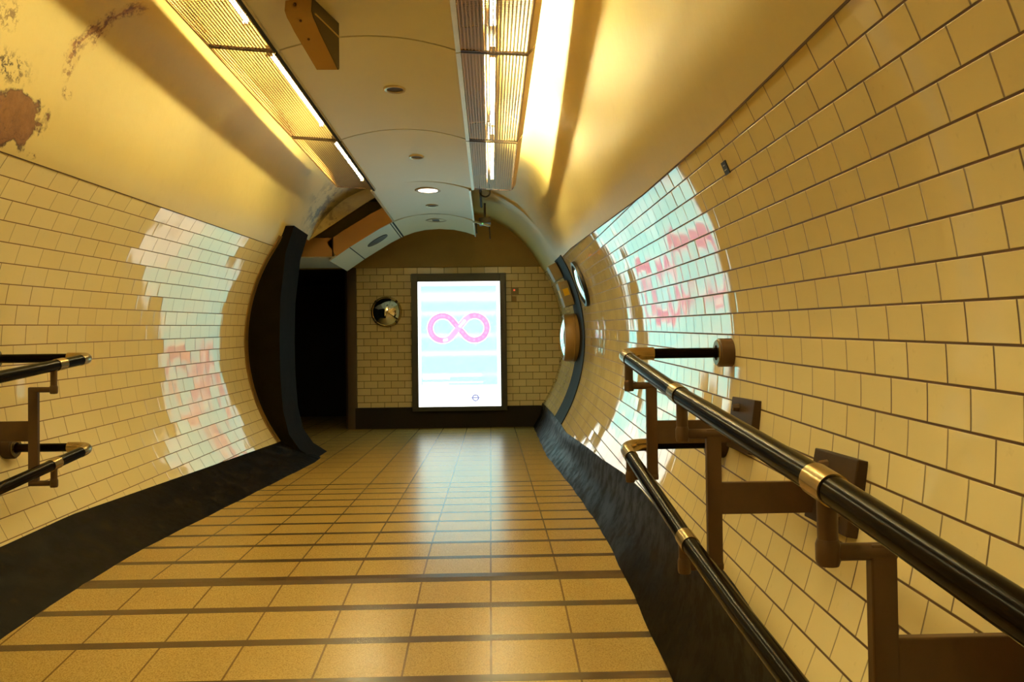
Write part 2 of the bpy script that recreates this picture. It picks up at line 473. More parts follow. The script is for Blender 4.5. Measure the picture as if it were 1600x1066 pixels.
def bore_sheet(name, th_fn0, th_fn1, ys, nth, uvf, mat, off=0.0, thick=.06, flip=False):
    """a strip of the bore between two angles (functions of Y), given thickness outwards"""
    bm = BM(); uvl = bm.loops.layers.uv.new('UVMap')
    G = []; U = []
    for Y in ys:
        t0, t1 = th_fn0(Y), th_fn1(Y)
        row = []; ru = []
        for k in range(nth + 1):
            th = t0 + (t1 - t0) * k / nth
            row.append(bm.verts.new(bore(th, Y, off))); ru.append(uvf(th, Y))
        G.append(row); U.append(ru)
    for i in range(len(ys) - 1):
        for k in range(nth):
            idx = [(i, k), (i + 1, k), (i + 1, k + 1), (i, k + 1)]
            f = bm.faces.new([G[a][b] for a, b in idx])
            for lp, (a, b) in zip(f.loops, idx): lp[uvl].uv = U[a][b]
    bm.normal_update()
    f0 = bm.faces[:][0] if hasattr(bm.faces, 'ensure_lookup_table') and not bm.faces.ensure_lookup_table() else None
    c = f0.calc_center_median(); inward = Vector((cxb(c.y), c.y, cz(c.y))) - c
    if f0.normal.dot(inward) < 0: bmesh.ops.reverse_faces(bm, faces=bm.faces)
    me = bpy.data.meshes.new(name); bm.to_mesh(me); bm.free()
    me.materials.append(MT[mat]); me.shade_smooth()
    o = bpy.data.objects.new(name, me); COL.objects.link(o)
    md = o.modifiers.new('thickness', 'SOLIDIFY'); md.thickness = thick; md.offset = -1
    o.modifiers.new('crisp_rim', 'EDGE_SPLIT').split_angle = R(42)
    return o

def frange(a, b, n): return [a + (b - a) * i / n for i in range(n + 1)]
YR0 = -2.6
# right-hand tiling: courses 3.075 deg high, tiles .1715 m long
R_TOP = lambda Y: float(np.interp(Y, [1.6, 2.7, 4.0, 7.75, 10.3], [26.2, 25.8, 26.2, 29.7, 30.4]))
R_ROW = lambda th: float(np.interp(th, [-40.8, -5.02, .47, 3.14, 8.40, 18.8, 23.8, 34.0], [5.0, 18.0, 20.0, 21.0, 23.0, 27.0, 29.0, 33.0]))
def skirt_top_R(Y): return float(np.interp(Y, [-3, 2.0, 2.7, 3.8, 4.3, 4.9, 5.75, 6.65, 8.15, 9.3, 11.7], [-27, -24.7, -23.2, -24.6, -24.6, -25.3, -27.3, -28.9, -32.0, -32.2, -33.4]))
def skirt_top_L(Y): return float(np.interp(Y, [-3, 4.0, 4.6, 5.3, 6.4, 8.0, 8.6], [-30.2, -30.2, -30.0, -31.0, -32.6, -34.9, -35.7]))
wr = bore_sheet('wall_right', lambda Y: skirt_top_R(Y) - .2, R_TOP, frange(YR0, YEND, 90), 60,
                lambda th, Y: ((Y - 1.427) / .1573, R_ROW(th)), 'tile')
tag(wr, kind='structure')
JY = 8.48
wl = bore_sheet('wall_left', lambda Y: 180 - skirt_top_L(Y) + .2, lambda Y: 180 - 34.0, frange(YR0, JY - .09, 76), 40,
                lambda th, Y: ((Y - 4.372) / .2157 + .5, (180 - th - 5.72) / 3.535 + 20), 'tile_left')
tag(wl, kind='structure')
va = bore_sheet('ceiling', R_TOP, lambda Y: 180 - 34.0, frange(YR0, JY, 70), 90, lambda th, Y: (th, Y), 'vault')
tag(va, kind='structure')
vb = bore_sheet('ceiling_far', R_TOP, lambda Y: 139.5 if Y < 9.50 else 100.0, frange(JY, 9.48, 10) + [9.51] + frange(9.8, YEND, 12), 70, lambda th, Y: (th, Y), 'vault')
tag(vb, kind='structure')

# floor
def floor_v(Y):
    if Y < STRIPS[0]: return (Y - STRIPS[0]) / .33
    if Y > STRIPS[-1]: return 13 + (Y - STRIPS[-1]) / .34
    return float(np.interp(Y, STRIPS, range(14)))
bm = BM(); uvl = bm.loops.layers.uv.new('UVMap')
ys = sorted(set(frange(YR0, 3.0, 10) + STRIPS + frange(6.9, 14.4, 20)))
xs = [-3.7, -2.35, -1.6, -.75, .1, .95]
G = [[bm.verts.new((x, Y, fz(Y))) for x in xs] for Y in ys]
for i in range(len(ys) - 1):
    for k in range(len(xs) - 1):
        if k == 0 and ys[i] < 8.4: continue
        idx = [(i, k), (i, k + 1), (i + 1, k + 1), (i + 1, k)]
        f = bm.faces.new([G[a][b] for a, b in idx])
        for lp, (a, b) in zip(f.loops, idx): lp[uvl].uv = ((xs[b] + .014) / .342, floor_v(ys[a]))
me = bpy.data.meshes.new('floor'); bm.to_mesh(me); bm.free(); me.materials.append(MT['floor'])
fl = bpy.data.objects.new('floor', me); COL.objects.link(fl); tag(fl, kind='structure')
md = fl.modifiers.new('thickness', 'SOLIDIFY'); md.thickness = .08; md.offset = -1

# skirtings: a dark glazed flare from the tiling down to the floor
def skirting(name, side, ys, topf, botx, mat='black_tile'):
    bm = BM(); G = []
    for Y in ys:
        t = bore(topf(Y) if side > 0 else 180 - topf(Y), Y, .008)
        b = Vector((botx(Y), Y, fz(Y) - .01))
        row = []
        for k in range(9):
            q = k / 8
            p = t.lerp(b, q)
            p.x += side * .030 * max(0.0, math.sin(q * math.pi)) ** 2     # hollow of the cove
            p.x -= side * .004 * math.sin(Y * 9 + q * 2) * q
            row.append(bm.verts.new(p))
        G.append(row)
    for i in range(len(ys) - 1):
        for k in range(8):
            bm.faces.new((G[i][k], G[i][k + 1], G[i + 1][k + 1], G[i + 1][k]))
    bm.normal_update(); bm.faces.ensure_lookup_table()
    f0 = bm.faces[0]
    if f0.normal.x * side > 0: bmesh.ops.reverse_faces(bm, faces=bm.faces)
    me = bpy.data.meshes.new(name); bm.to_mesh(me); bm.free(); me.materials.append(MT[mat]); me.shade_smooth()
    o = bpy.data.objects.new(name, me); COL.objects.link(o)
    md = o.modifiers.new('thickness', 'SOLIDIFY'); md.thickness = .05; md.offset = -1
    o.modifiers.new('crisp_rim', 'EDGE_SPLIT').split_angle = R(42)
    return tag(o, kind='structure')
skirting('baseboard_right', 1, frange(YR0, YEND, 110), skirt_top_R,
         lambda Y: float(np.interp(Y, [-3, 3, 4.1, 5.2, 5.6, 6.4, 7.2, 8.5, 10.2, 11.8], [.68, .665, .65, .664, .655, .642, .612, .565, .585, .60])))
skirting('baseboard_left', -1, frange(YR0, 8.62, 90), skirt_top_L,
         lambda Y: float(np.interp(Y, [-3, 3.46, 3.73, 4.12, 4.78, 5.74, 6.65, 8.17, 8.63], [-2.12, -2.087, -2.051, -2.014, -1.99, -1.934, -1.88, -1.785, -1.80])))

# jamb of the side opening: black glazed pier filling the edge of the bore
arc = [bore(180 - a, JY, -.02) for a in frange(-36, 41, 26)]
inner = [(-2.06, 1.40), (-2.15, 1.12), (-2.21, .62), (-2.222, .2), (-2.215, -.2), (-2.19, -.55), (-2.13, -.80), (-2.02, -.96), (-1.86, fz(8.5))]
poly = [(p.x, p.z) for p in arc] + inner + [(-2.4, fz(8.5))]
bm = BM(); prism(bm, poly, 'y', JY, 9.13)
pj = obj('wall_jamb', bm, 'pillar', smooth=True, sharp=40); tag(pj, kind='structure')
tr = bore_sheet('trim_1', lambda Y: 180 - skirt_top_L(Y), lambda Y: 180 - 38, frange(JY - .10, JY - .002, 3), 40, lambda th, Y: (th, Y), 'brown_trim', off=.012, thick=.05)
tag(tr, kind='structure')
# charcoal band round the right-hand wall
tb = bore_sheet('trim_2', lambda Y: skirt_top_R(Y), lambda Y: 31.0, frange(8.85, 9.68, 6), 40, lambda th, Y: (th, Y), 'grey_band', off=.010, thick=.03)
tag(tb, kind='structure')

# dark joint where the tiling meets the plaster
MT['joint'] = simple('dark_brown_joint', (.09, .045, .012), .7)
tag(bore_sheet('trim_4', lambda Y: R_TOP(Y) - .10, lambda Y: R_TOP(Y) + .10, frange(YR0, YEND, 80), 2, lambda th, Y: (th, Y), 'joint', off=.003, thick=.006), kind='structure')
tag(bore_sheet('trim_5', lambda Y: 180 - 34.10, lambda Y: 180 - 33.90, frange(YR0, JY - .09, 60), 2, lambda th, Y: (th, Y), 'joint', off=.003, thick=.006), kind='structure')

# end wall: tiled below, brown plaster above
bm = BM(); uvl = bm.loops.layers.uv.new('UVMap')
boxx(bm, -1.95, 1.25, YEND, YEND + .15, -1.10, 1.305)
for f in bm.faces:
    for lp in f.loops: lp[uvl].uv = ((lp.vert.co.x + 1.95) / .197, (lp.vert.co.z - 1.305) / .1035 + 30)
nf = len(bm.faces)
boxx(bm, -3.7, 1.25, YEND - .02, YEND + .15, 1.3055, 2.4)
bm.faces.ensure_lookup_table()
for f in bm.faces[nf:]: f.material_index = 1
we = obj('wall_back', bm, ['tile_end', 'plaster_brown']); tag(we, kind='structure')
bm = BM(); boxx(bm, -1.98, .82, YEND - .05, YEND + .02, fz(11.7) - .02, -.735, .012)
tag(obj('baseboard_back', bm, 'void'), kind='structure')
# side opening and the dark recess beside the end wall
bm = BM(); prism(bm, [(-2.10, YEND + .15), (-2.12, YEND + .02), (-2.08, YEND - .04), (-1.99, YEND - .055), (-1.951, YEND - .04), (-1.951, YEND + .15)], 'z', -1.10, 1.3055)
tag(obj('trim_3', bm, 'passage', smooth=True), kind='structure')
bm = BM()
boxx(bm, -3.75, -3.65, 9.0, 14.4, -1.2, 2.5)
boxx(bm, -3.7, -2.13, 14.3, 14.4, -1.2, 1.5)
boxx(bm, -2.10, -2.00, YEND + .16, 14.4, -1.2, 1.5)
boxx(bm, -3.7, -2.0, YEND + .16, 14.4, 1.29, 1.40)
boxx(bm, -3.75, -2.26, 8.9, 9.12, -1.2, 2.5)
boxx(bm, -3.75, -1.22, 10.01, 10.05, 1.95, 2.5)  # black sheet in place of the darkness above the bulkhead face
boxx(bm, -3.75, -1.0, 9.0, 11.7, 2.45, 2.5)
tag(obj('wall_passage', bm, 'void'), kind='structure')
bm = BM(); boxx(bm, -2.9, 1.4, YR0 - .1, YR0, -1.9, 2.4)
tag(obj('wall_front', bm, 'plaster_brown'), kind='structure')

# ------------------------------------------------------------------ ceiling panels down the middle
SEAMS = [-1.06, .77, 2.60, 4.43, 6.26, 8.14, 10.0]
PX0, PX1, PZ = -1.165, -.165, 1.70
def panel_z(x, x0=PX0, x1=PX1): 
    q = (2 * x - x0 - x1) / (x1 - x0); return PZ + .085 * (1 - q * q)
desc = ['cream curved ceiling panel overhead behind the viewer, rearmost of its row',
        'cream curved ceiling panel directly overhead, just outside the top of the picture',
        'cream curved ceiling panel at the top edge of the picture, bearing the near half of the tan wedge box',
        'cream curved ceiling panel with the largest dark round speaker, between the nearest two dark seams',
        'cream curved ceiling panel beyond the second seam, with one small dark round fitting',
        'pale curved ceiling panel carrying the lit round downlight, past the end of the light boxes']
for i in range(6):
    y0, y1 = SEAMS[i] + .009, SEAMS[i + 1] - .009
    x0, x1 = (PX0, PX1) if i < 5 else (PX0 - .03, PX1 - .03)
    pr = empty('ceiling_panel', ((x0 + x1) / 2, (y0 + y1) / 2, PZ), desc[i], 'ceiling panel', 'ceiling panels down the middle of the passage')
    n = 16
    top = [(x0 + (x1 - x0) * k / n, panel_z(x0 + (x1 - x0) * k / n, x0, x1)) for k in range(n + 1)]
    poly = top + [(x, z + .02) for x, z in reversed(top)]
    bm = BM(); prism(bm, poly, 'y', y0, y1)
    obj('panel_sheet', bm, 'panel', pr, smooth=True, sharp=30)
    for sx, xx in ((-1, x0), (1, x1)):
        bm = BM(); boxx(bm, xx - .010, xx + .010, y0, y1, PZ - .012, PZ + .03)
        obj('edge_strip', bm, 'panel_edge' if (sx > 0 or i == 5) else 'dark', pr)
    bm = BM(); top2 = [(x, z + .022) for x, z in top]
    prism(bm, top2 + [(x, z + .006) for x, z in reversed(top2)], 'y', y1 - .01, y1 + .028)
    obj('backing_strip', bm, 'dark', pr, smooth=True, sharp=30)

# arched bulkhead across the far end, curving down to the left
und = [(-.195, 1.688), (-.33, 1.735), (-.5, 1.772), (-.7, 1.785), (-.9, 1.772), (-1.05, 1.740), (-1.195, 1.688),
       (-1.37, 1.60), (-1.554, 1.489), (-1.74, 1.375), (-1.906, 1.262), (-1.99, 1.205)]
bk = empty('ceiling_bulkhead', (-1.3, 10.6, 1.26), 'arched bulkhead with orange-tan face and pale soffit curving down to the dark side opening', 'bulkhead')
def offs(pts, d):
    out = []
    for i, p in enumerate(pts):
        a = Vector(pts[max(i - 1, 0)]); b = Vector(pts[min(i + 1, len(pts) - 1)])
        t = (b - a).normalized(); nrm = Vector((t.y, -t.x))
        if nrm.y < 0: nrm = -nrm
        out.append((p[0] + nrm.x * d, p[1] + nrm.y * d))
    return out
def soff(i0, i1, y0, y1, name, mat, d=.02):
    seg = und[i0:i1 + 1]
    bm = BM(); prism(bm, seg + list(reversed(offs(seg, d))), 'y', y0, y1)
    return obj(name, bm, mat, bk, smooth=True, sharp=30)
soff(0, 6, 10.012, 11.2, 'soffit_panel', 'panel')
soff(6, 9, 10.002, 11.2, 'soffit_panel', 'soffit')
soff(9, 11, 10.002, 11.2, 'soffit_panel', 'soffit')
seg = und[6:11]
top = offs(seg, .215)
bm = BM(); prism(bm, [(-1.195, 1.70)] + seg[1:] + list(reversed(top)), 'y', 9.985, 10.001)
obj('front_fascia', bm, 'fascia', bk)
bm = BM(); boxx(bm, -3.3, -1.945, 9.985, 10.001, 1.262, 1.492)
obj('side_fascia', bm, 'fascia', bk)
bm = BM(); boxx(bm, -3.3, -1.96, 10.003, 11.2, 1.250, 1.268)
obj('side_soffit', bm, 'soffit', bk)
bm = BM(); boxx(bm, -1.955, -1.943, 9.975, 9.990, 1.262, 1.495)
box(bm, (-1.742, 10.6, 1.371), (.010, 1.19, .012), Matrix.Rotation(R(35), 3, 'Y'))
box(bm, (-1.205, 10.6, 1.684), (.018, 1.19, .012)); box(bm, (-1.235, 10.6, 1.668), (.010, 1.19, .012))
box(bm, (-.7, 10.004, 1.79), (.9, .006, .012))
obj('seam', bm, 'dark', bk)
bm = BM(); lathe(bm, [(0, .004), (.13, .004), (.15, .0), (.15, -.02), (0, -.02)], (-1.47, 10.55, 1.530), (.50, 0, -.86), 32)
obj('speaker_hole', bm, 'hole', bk, smooth=True)
bm = BM(); boxx(bm, -.205, -.190, 10.0, 11.2, 1.67, 1.78)
obj('end_edge', bm, 'panel_edge', bk)

# round fittings in the panels
def round_fitting(name, x, y, r, label, cat, lit=False, group=None):
    z = panel_z(x) if y < 10 else 1.785
    rt = empty(name, (x, y, z), label, cat, group)
    bm = BM(); lathe(bm, [(r * .70, .003), (r * .74, -.010), (r * .92, -.012), (r, -.004), (r, .004)], (x, y, z), (0, 0, 1), 40)
    obj('trim_ring', bm, 'ring' if not lit else 'metal_tan', rt, smooth=True)
    bm = BM(); lathe(bm, [(0, -.006 if lit else -.003), (r * .5, -.006 if lit else -.003), (r * (.84 if lit else .72), -.008 if lit else -.003), (r * .72, .004)], (x, y, z), (0, 0, 1), 40)
    obj('lens' if lit else 'grille', bm, 'downlight' if lit else 'hole', rt, smooth=True)
    return rt
round_fitting('ceiling_speaker', -.617, 5.31, .075, 'dark recessed round ceiling fitting nearest the viewer, with a tan ring', 'ceiling fitting')
round_fitting('ceiling_speaker', -.64, 7.12, .068, 'small dark round ceiling fitting just in front of the lit downlight', 'ceiling fitting')
round_fitting('downlight', -.65, 8.56, .145, 'bright lit round downlight set in the pale ceiling panel', 'light', True)
round_fitting('smoke_detector', -.674, 9.44, .075, 'small round fitting just beyond the lit downlight on the pale panel', 'ceiling fitting')
round_fitting('ceiling_speaker', -.69, 10.45, .145, 'wide dark oval-looking speaker at the far end of the ceiling strip', 'ceiling fitting')

# ------------------------------------------------------------------ fluorescent light boxes
def make_fixture(side, W, drop, tu, tz, lip, label, group, ty=0.0):
    """origin on the inner bottom edge, y in the middle of the 1.83 m module; side -1 reaches left"""
    r = empty('light_box', (0, 0, 0), label, 'light fixture', group)
    L = 1.815; h = L / 2
    X = lambda u: side * u
    # perforated sheet
    bm = BM(); uvl = bm.loops.layers.uv.new('UVMap')
    pts = [(0.002, 0.0), (W * .5, -drop * .5 - .004), (W, -drop)]
    V = [[bm.verts.new((X(u), y, z)) for u, z in pts] for y in (-h, h)]
    for k in range(2):
        f = bm.faces.new((V[0][k], V[0][k + 1], V[1][k + 1], V[1][k]))
        for lp in f.loops: lp[uvl].uv = (abs(lp.vert.co.x), lp.vert.co.y + h)
    obj('perforated_sheet', bm, 'perf', r)
    # folded outer lip
    bm = BM(); prism(bm, [(X(W), -drop), (X(W + .045), -drop + lip), (X(W + .041), -drop + lip + .003), (X(W - .006), -drop + .003)], 'y', -h, h)
    obj('outer_lip', bm, 'metal_tan', r)
    # inner side and half tray over the lamp
    bm = BM(); prism(bm, [(0, -.002), (X(.006), -.002), (X(.006), .13), (X(tu + .02), .150), (X(tu + .02), .156), (0, .136)], 'y', -h, h)
    obj('reflector_tray', bm, 'tray', r)
    # shield on the inner side of the lamp
    bm = BM(); prism(bm, [(X(tu - .052), .006), (X(tu - .049), .006), (X(tu - .040), .139), (X(tu - .043), .139)], 'y', -h, h)
    obj('lamp_shield', bm, 'tray', r)
    # frame rails and end ribs
    for y in (-h + .006, h - .006):
        bm = BM()
        prism(bm, [(0, -.006), (X(W), -drop - .006), (X(W + .03), -drop + .030), (X(W), -drop + .004), (0, .004)], 'y', y - .006, y + .006)
        obj('end_rib', bm, 'bracket', r)
    bm = BM(); boxx(bm, X(-.004), X(.010), -h, h, -.010, .004); obj('edge_rail', bm, 'panel_edge', r)
    bm = BM(); box(bm, (X(W), 0, -drop - .001), (.010, 2 * h, .012)); obj('edge_rail', bm, 'metal_tan', r)
    bm = BM(); sweep(bm, [(X(tu), -.685 + ty, tz), (X(tu), .685 + ty, tz)], .0135, 14)
    t = obj('fluorescent_tube', bm, 'tube', r, smooth=True, sharp=60)
    for y in (-.70, .70):
        bm = BM(); box(bm, (X(tu), y + ty, tz + .010), (.034, .024, .060), None, .004); obj('lamp_holder', bm, 'tube_cap', t)
    return r
mods = [(SEAMS[k] + SEAMS[k + 1]) / 2 for k in range(5)]
pos_l = ['overhead behind the viewer', 'directly overhead, above the picture', 'cut by the top edge of the picture', 'second of the three in view', 'farthest away, ending above the stained plaster']
pos_r = ['overhead behind the viewer', 'directly overhead, above the picture', 'cut by the top edge of the picture', 'second of the three in view', 'farthest away, ending by the conduit']
for side, W, drop, tu, tz, lip, x0, ps, nm in ((-1, .385, -.030, .082, .032, .130, -1.15, pos_l, 'left'), (1, .385, .020, .19, .065, .055, -.158, pos_r, 'right')):
    first = None
    for k, y in enumerate(mods):
        lab = 'perforated tan light box, %s row, %s' % (nm, ps[k])
        if first is None: first = f = make_fixture(side, W, drop, tu, tz, lip, lab, 'light boxes of the %s row' % nm, -.11 if side < 0 else 0.0)
        else: f = copy_tree(first); f['label'] = lab
        f.location = (x0, y, PZ)

# ------------------------------------------------------------------ backlit poster at the end
pb = empty('poster_lightbox', (-.455, YEND, -.79), 'tall backlit poster with a pink infinity loop in a charcoal frame on the end wall', 'poster')
fx0, fx1, fz0, fz1 = -1.142, .232, -.792, 1.200
ix0, ix1, iz0, iz1 = -1.048, .141, -.728, 1.082
PY = 11.600
bm = BM()
def frame_bar(x0, x1, z0, z1): boxx(bm, x0, x1, PY - .02, YEND, z0, z1, .008)
frame_bar(fx0, ix0, fz0, fz1); frame_bar(ix1, fx1, fz0, fz1); frame_bar(ix0 - .006, ix1 + .006, iz1, fz1); frame_bar(ix0 - .006, ix1 + .006, fz0, iz0)
obj('poster_frame', bm, 'frame', pb)
bm = BM(); boxx(bm, ix0 - .004, ix1 + .004, PY, PY + .04, iz0 - .004, iz1 + .004)
ps = obj('poster_sheet', bm, 'ad_white', pb)
bm = BM(); boxx(bm, -1.008, .093, PY - .002, PY + .001, -.418, 1.022)
obj('cyan_print', bm, 'ad_cyan', ps)
for x0, x1, z0, z1 in ((-.985, -.14, -.292, -.258), (-.985, -.60, -.330, -.300), (-.985, -.12, -.385, -.372), (-.985, -.62, -.408, -.394)):
    bm = BM(); boxx(bm, x0, x1, PY - .0035, PY - .0015, z0, z1); obj('text_line', bm, 'ad_white', ps)
# infinity loop (two ribbons crossing)
cxl, czl, AL, BL = -.462, .408, .405, .175
def lem(t):
    """two round loops joined by straight strands that cross; t = 0 right end, pi left end"""
    rr, dd = .178, .232
    ph = math.acos(rr / dd)                        # where the strands leave the circles
    arcl = rr * 2 * (math.pi - ph); strand = 2 * math.sqrt(dd * dd - rr * rr)
    tot = 2 * (arcl + strand)
    q = (t / (2 * math.pi) % 1.0) * tot
    h = arcl / 2
    if q < h: a = q / rr; return cxl + dd + rr * math.cos(a), czl + rr * math.sin(a)
    q -= h
    if q < strand:
        u = q / strand; a = math.pi - ph
        p = (dd + rr * math.cos(a), rr * math.sin(a)); return cxl + p[0] * (1 - 2 * u), czl + p[1] * (1 - 2 * u)
    q -= strand
    if q < arcl:
        a = -ph - q / rr
        return cxl - dd + rr * math.cos(a), czl + rr * math.sin(a)
    q -= arcl
    if q < strand:
        u = q / strand; a = ph
        p = (-dd + rr * math.cos(a), rr * math.sin(a)); return cxl + p[0] * (1 - 2 * u), czl + p[1] * (1 - 2 * u)
    q -= strand
    a = -(math.pi - ph) + q / rr
    return cxl + dd + rr * math.cos(a), czl + rr * math.sin(a)
def ribbon(t0, t1, wdt, y, mat, name, n=60):
    bm = BM(); A = []
    for i in range(n + 1):
        t = t0 + (t1 - t0) * i / n
        a = Vector(lem(t - .002)); b = Vector(lem(t + .002)); d = (b - a).normalized(); nr = Vector((-d.y, d.x)); c = Vector(lem(t))
        row = []
        for yy in (y, y + .001):
            for s in (-1, 1):
                q = c + nr * s * wdt / 2; row.append(bm.verts.new((q.x, yy, q.y)))
        A.append(row)
    for i in range(n):
        a, b = A[i], A[i + 1]
        bm.faces.new((a[0], a[1], b[1], b[0])); bm.faces.new((a[2], b[2], b[3], a[3]))
        bm.faces.new((a[0], b[0], b[2], a[2])); bm.faces.new((a[1], a[3], b[3], b[1]))
    return obj(name, bm, mat, ps)
PI = math.pi
ribbon(-PI, PI, .098, PY - .0042, 'ad_white', 'loop_halo', 160)
ribbon(-PI / 2, PI / 2, .080, PY - .0056, 'ad_pink', 'loop_ribbon', 90)
ribbon(PI / 2, PI * 3 / 2, .080, PY - .0056, 'ad_pink', 'loop_ribbon', 90)
ribbon(PI / 2 - .62, PI / 2 + .80, .080, PY - .0062, 'ad_pale_pink', 'loop_highlight')
ribbon(PI / 2 - .40, PI / 2 - .05, .036, PY - .0068, 'ad_white', 'loop_highlight')
ribbon(PI / 2 + .62, PI / 2 + .80, .034, PY - .0068, 'ad_white', 'loop_highlight')
for t in list(frange(-PI / 2 - .55, .75, 15)) + list(frange(PI / 2 + 1.25, PI * 3 / 2 - .75, 11)):
    x, z = lem(t); bm = BM(); lathe(bm, [(0, .0), (.0145, .0), (.0145, .001)], (x, PY - .0076, z), (0, 1, 0), 12)
    obj('loop_dot', bm, 'ad_pale_pink', ps)
# blue ring-and-bar mark low on the sheet
bm = BM()
for k in range(40):
    a0, a1 = 2 * PI * k / 40, 2 * PI * (k + 1) / 40
    if abs(math.sin((a0 + a1) / 2)) < .16: continue
    q = [(-.229 + r * math.cos(a), -.606 + r * math.sin(a)) for r, a in ((.033, a0), (.050, a0), (.050, a1), (.033, a1))]
    prism(bm, q, 'y', PY - .003, PY - .001)
boxx(bm, -.289, -.169, PY - .0032, PY - .001, -.614, -.598)
prism(bm, [(-.29, -.606), (-.268, -.592), (-.268, -.620)], 'y', PY - .0034, PY - .001)
prism(bm, [(-.168, -.606), (-.190, -.592), (-.190, -.620)], 'y', PY - .0034, PY - .001)
obj('ring_and_bar_mark', bm, 'ad_blue', ps)

# ------------------------------------------------------------------ handrails
def rail_path(pts, n=40):
    ys_ = [p[1] for p in pts][::-1]; zs = [p[2] for p in pts][::-1]
    x = pts[0][0]
    return ys_, zs, x
def handrail(side, S, xr, top_line, low_line, y_end, wall_x_top, wall_x_low, brackets, label, sleeves):
    """a pair of rails on shared wall brackets; *_line: (slope, z at y_end)"""
    hr = empty('handrail', (xr, y_end, -1.1), label, 'handrail')
    for nm, (zf, wall_x, rr) in (('upper_rail', (top_line, wall_x_top, .0265 * S)), ('lower_rail', (low_line, wall_x_low, .0255 * S))):
        y0 = -1.0
        ze = zf(y_end)
        tw = -side
        # straight run up to the bend
        run = [(xr, y, zf(y)) for y in frange(y0, y_end - .11 * S, 36)]
        bm = BM(); sweep(bm, run, rr, 24)
        ra = obj(nm, bm, 'rail', hr, smooth=True, sharp=50)
        el = [Vector((xr, y_end - .125, zf(y_end - .125)))] + arc_pts((xr, y_end - .10, zf(y_end - .10)), (xr, y_end, ze), (xr + side * .09, y_end, ze), 8) + [Vector((xr + side * .125, y_end, ze))]
        bm = BM(); sweep(bm, el, rr + .0012, 24); obj('elbow', bm, 'brass', ra, smooth=True, sharp=50)
        bm = BM(); sweep(bm, [(xr + side * .12, y_end, ze), (wall_x - side * .02, y_end, ze)], rr - .004, 24); obj('wall_bar', bm, 'rail', ra, smooth=True, sharp=50)
        fp = .058 if not (side < 0 and nm == 'upper_rail') else .026
        bm = BM(); lathe(bm, [(0, -fp), (.050, -fp), (.056, -fp + .006), (.056, .03), (0, .03)], (wall_x, y_end, ze), (side, 0, 0), 32)
        fo = obj('flange', bm, 'plate' if nm == 'lower_rail' else 'bracket', ra, smooth=True, sharp=30)
        bm = BM(); lathe(bm, [(.030, -fp - .004), (.048, -fp - .004), (.048, -fp + .002)], (wall_x, y_end, ze), (side, 0, 0), 32)
        obj('flange_face', bm, 'brass', fo, smooth=True)
        for y in sleeves[nm]:
            bm = BM(); sweep(bm, [(xr, y - .035, zf(y - .035)), (xr, y + .035, zf(y + .035))], rr + .0025, 24)
            obj('sleeve', bm, 'brass', ra, smooth=True, sharp=50)
    zt, zl = top_line, low_line
    for y in brackets:
        xp = xr + side * .092 * S                       # upright
        ztop, zlow = zt(y) - .112 * S, zl(y) - .088 * S
        bm = BM(); boxx(bm, xp - .022 * S, xp + .022 * S, y - .011, y + .011, zlow - .012, ztop + .012, .003)
        br = obj('bracket', bm, 'bracket', hr)
        bm = BM()
        xw = bore(0 if side > 0 else 180, y).x
        az1, az0 = ztop - .145 * S, ztop - .240 * S
        aw = cxb(y) + side * math.sqrt(RB ** 2 - ((az1 + az0) / 2 - cz(y)) ** 2)
        boxx(bm, min(xp, aw), max(xp, aw), y - .009, y + .009, az0, az1, .003)
        obj('arm', bm, 'bracket', br)
        for z, zr, nm in ((ztop, zt(y) - .02, 'upper_stub'), (zlow, zl(y) - .02, 'lower_stub')):
            bm = BM(); sweep(bm, [(xp + side * .02, y, z), (xr - side * .012, y, z)], .0135, 14)
            sweep(bm, [(xr, y, z - .018), (xr, y, zr)], .0155, 14)
            lathe(bm, [(0, -.022), (.016, -.02), (.0185, -.012), (.0185, .012), (.016, .02), (0, .022)], (xr, y, z), (0, 0, 1), 16)
            obj(nm, bm, 'bracket', br, smooth=True, sharp=40)
        ang = math.asin(((az1 + az0) / 2 - cz(y)) / RB)
        m = Matrix.Rotation(ang if side < 0 else -ang, 3, 'Y')
        bm = BM(); box(bm, (aw - side * .012, y - .09, (az1 + az0) / 2 + .03), (.030, .26, .19), m, .004)
        pl = obj('wall_plate', bm, 'plate', br)
        for dz, dy in ((.09, -.05), (-.02, -.16)):
            zb = (az1 + az0) / 2 + dz
            xb = cxb(y) + side * math.sqrt(RB ** 2 - (zb - cz(y)) ** 2)
            bm = BM(); lathe(bm, [(0, -.046), (.012, -.044), (.015, -.026), (.015, 0)], (xb - side * .006, y + dy, zb), (side, 0, 0), 8)
            obj('bolt', bm, 'bracket', pl)
    return hr
KR, KL = .898, 1.0326
zR_up = lambda Y: KR * float(np.interp(Y / KR, [-1, .851, 1.372, 2.403, 3.497], [-.50, -.289, -.228, -.128, .004]))
zR_lo = lambda Y: KR * float(np.interp(Y / KR, [-1, 1.52, 1.88, 2.34, 3.50], [-.90, -.632, -.601, -.552, -.391]))
zL_up = lambda Y: KL * (.015 + (Y / KL - 4.15) * .102)
zL_lo = lambda Y: KL * (-.440 + (Y / KL - 4.17) * .110)
handrail(1, KR, .57 * KR, zR_up, zR_lo, 3.47 * KR, .945, .900, [3.30 * KR, 2.385 * KR, 1.355 * KR],
         'black double handrail with brass sleeves on brown brackets along the right-hand tiled wall', {'upper_rail': [3.30 * KR, 2.43 * KR, 1.365 * KR], 'lower_rail': [3.30 * KR, 2.34 * KR]})
handrail(-1, KL, -2.045 * KL, zL_up, zL_lo, 4.16 * KL, -2.635, -2.567, [3.80 * KL],
         'short visible end of black double handrail with brass sleeves on the left-hand tiled wall', {'upper_rail': [3.85 * KL], 'lower_rail': [3.80 * KL]})

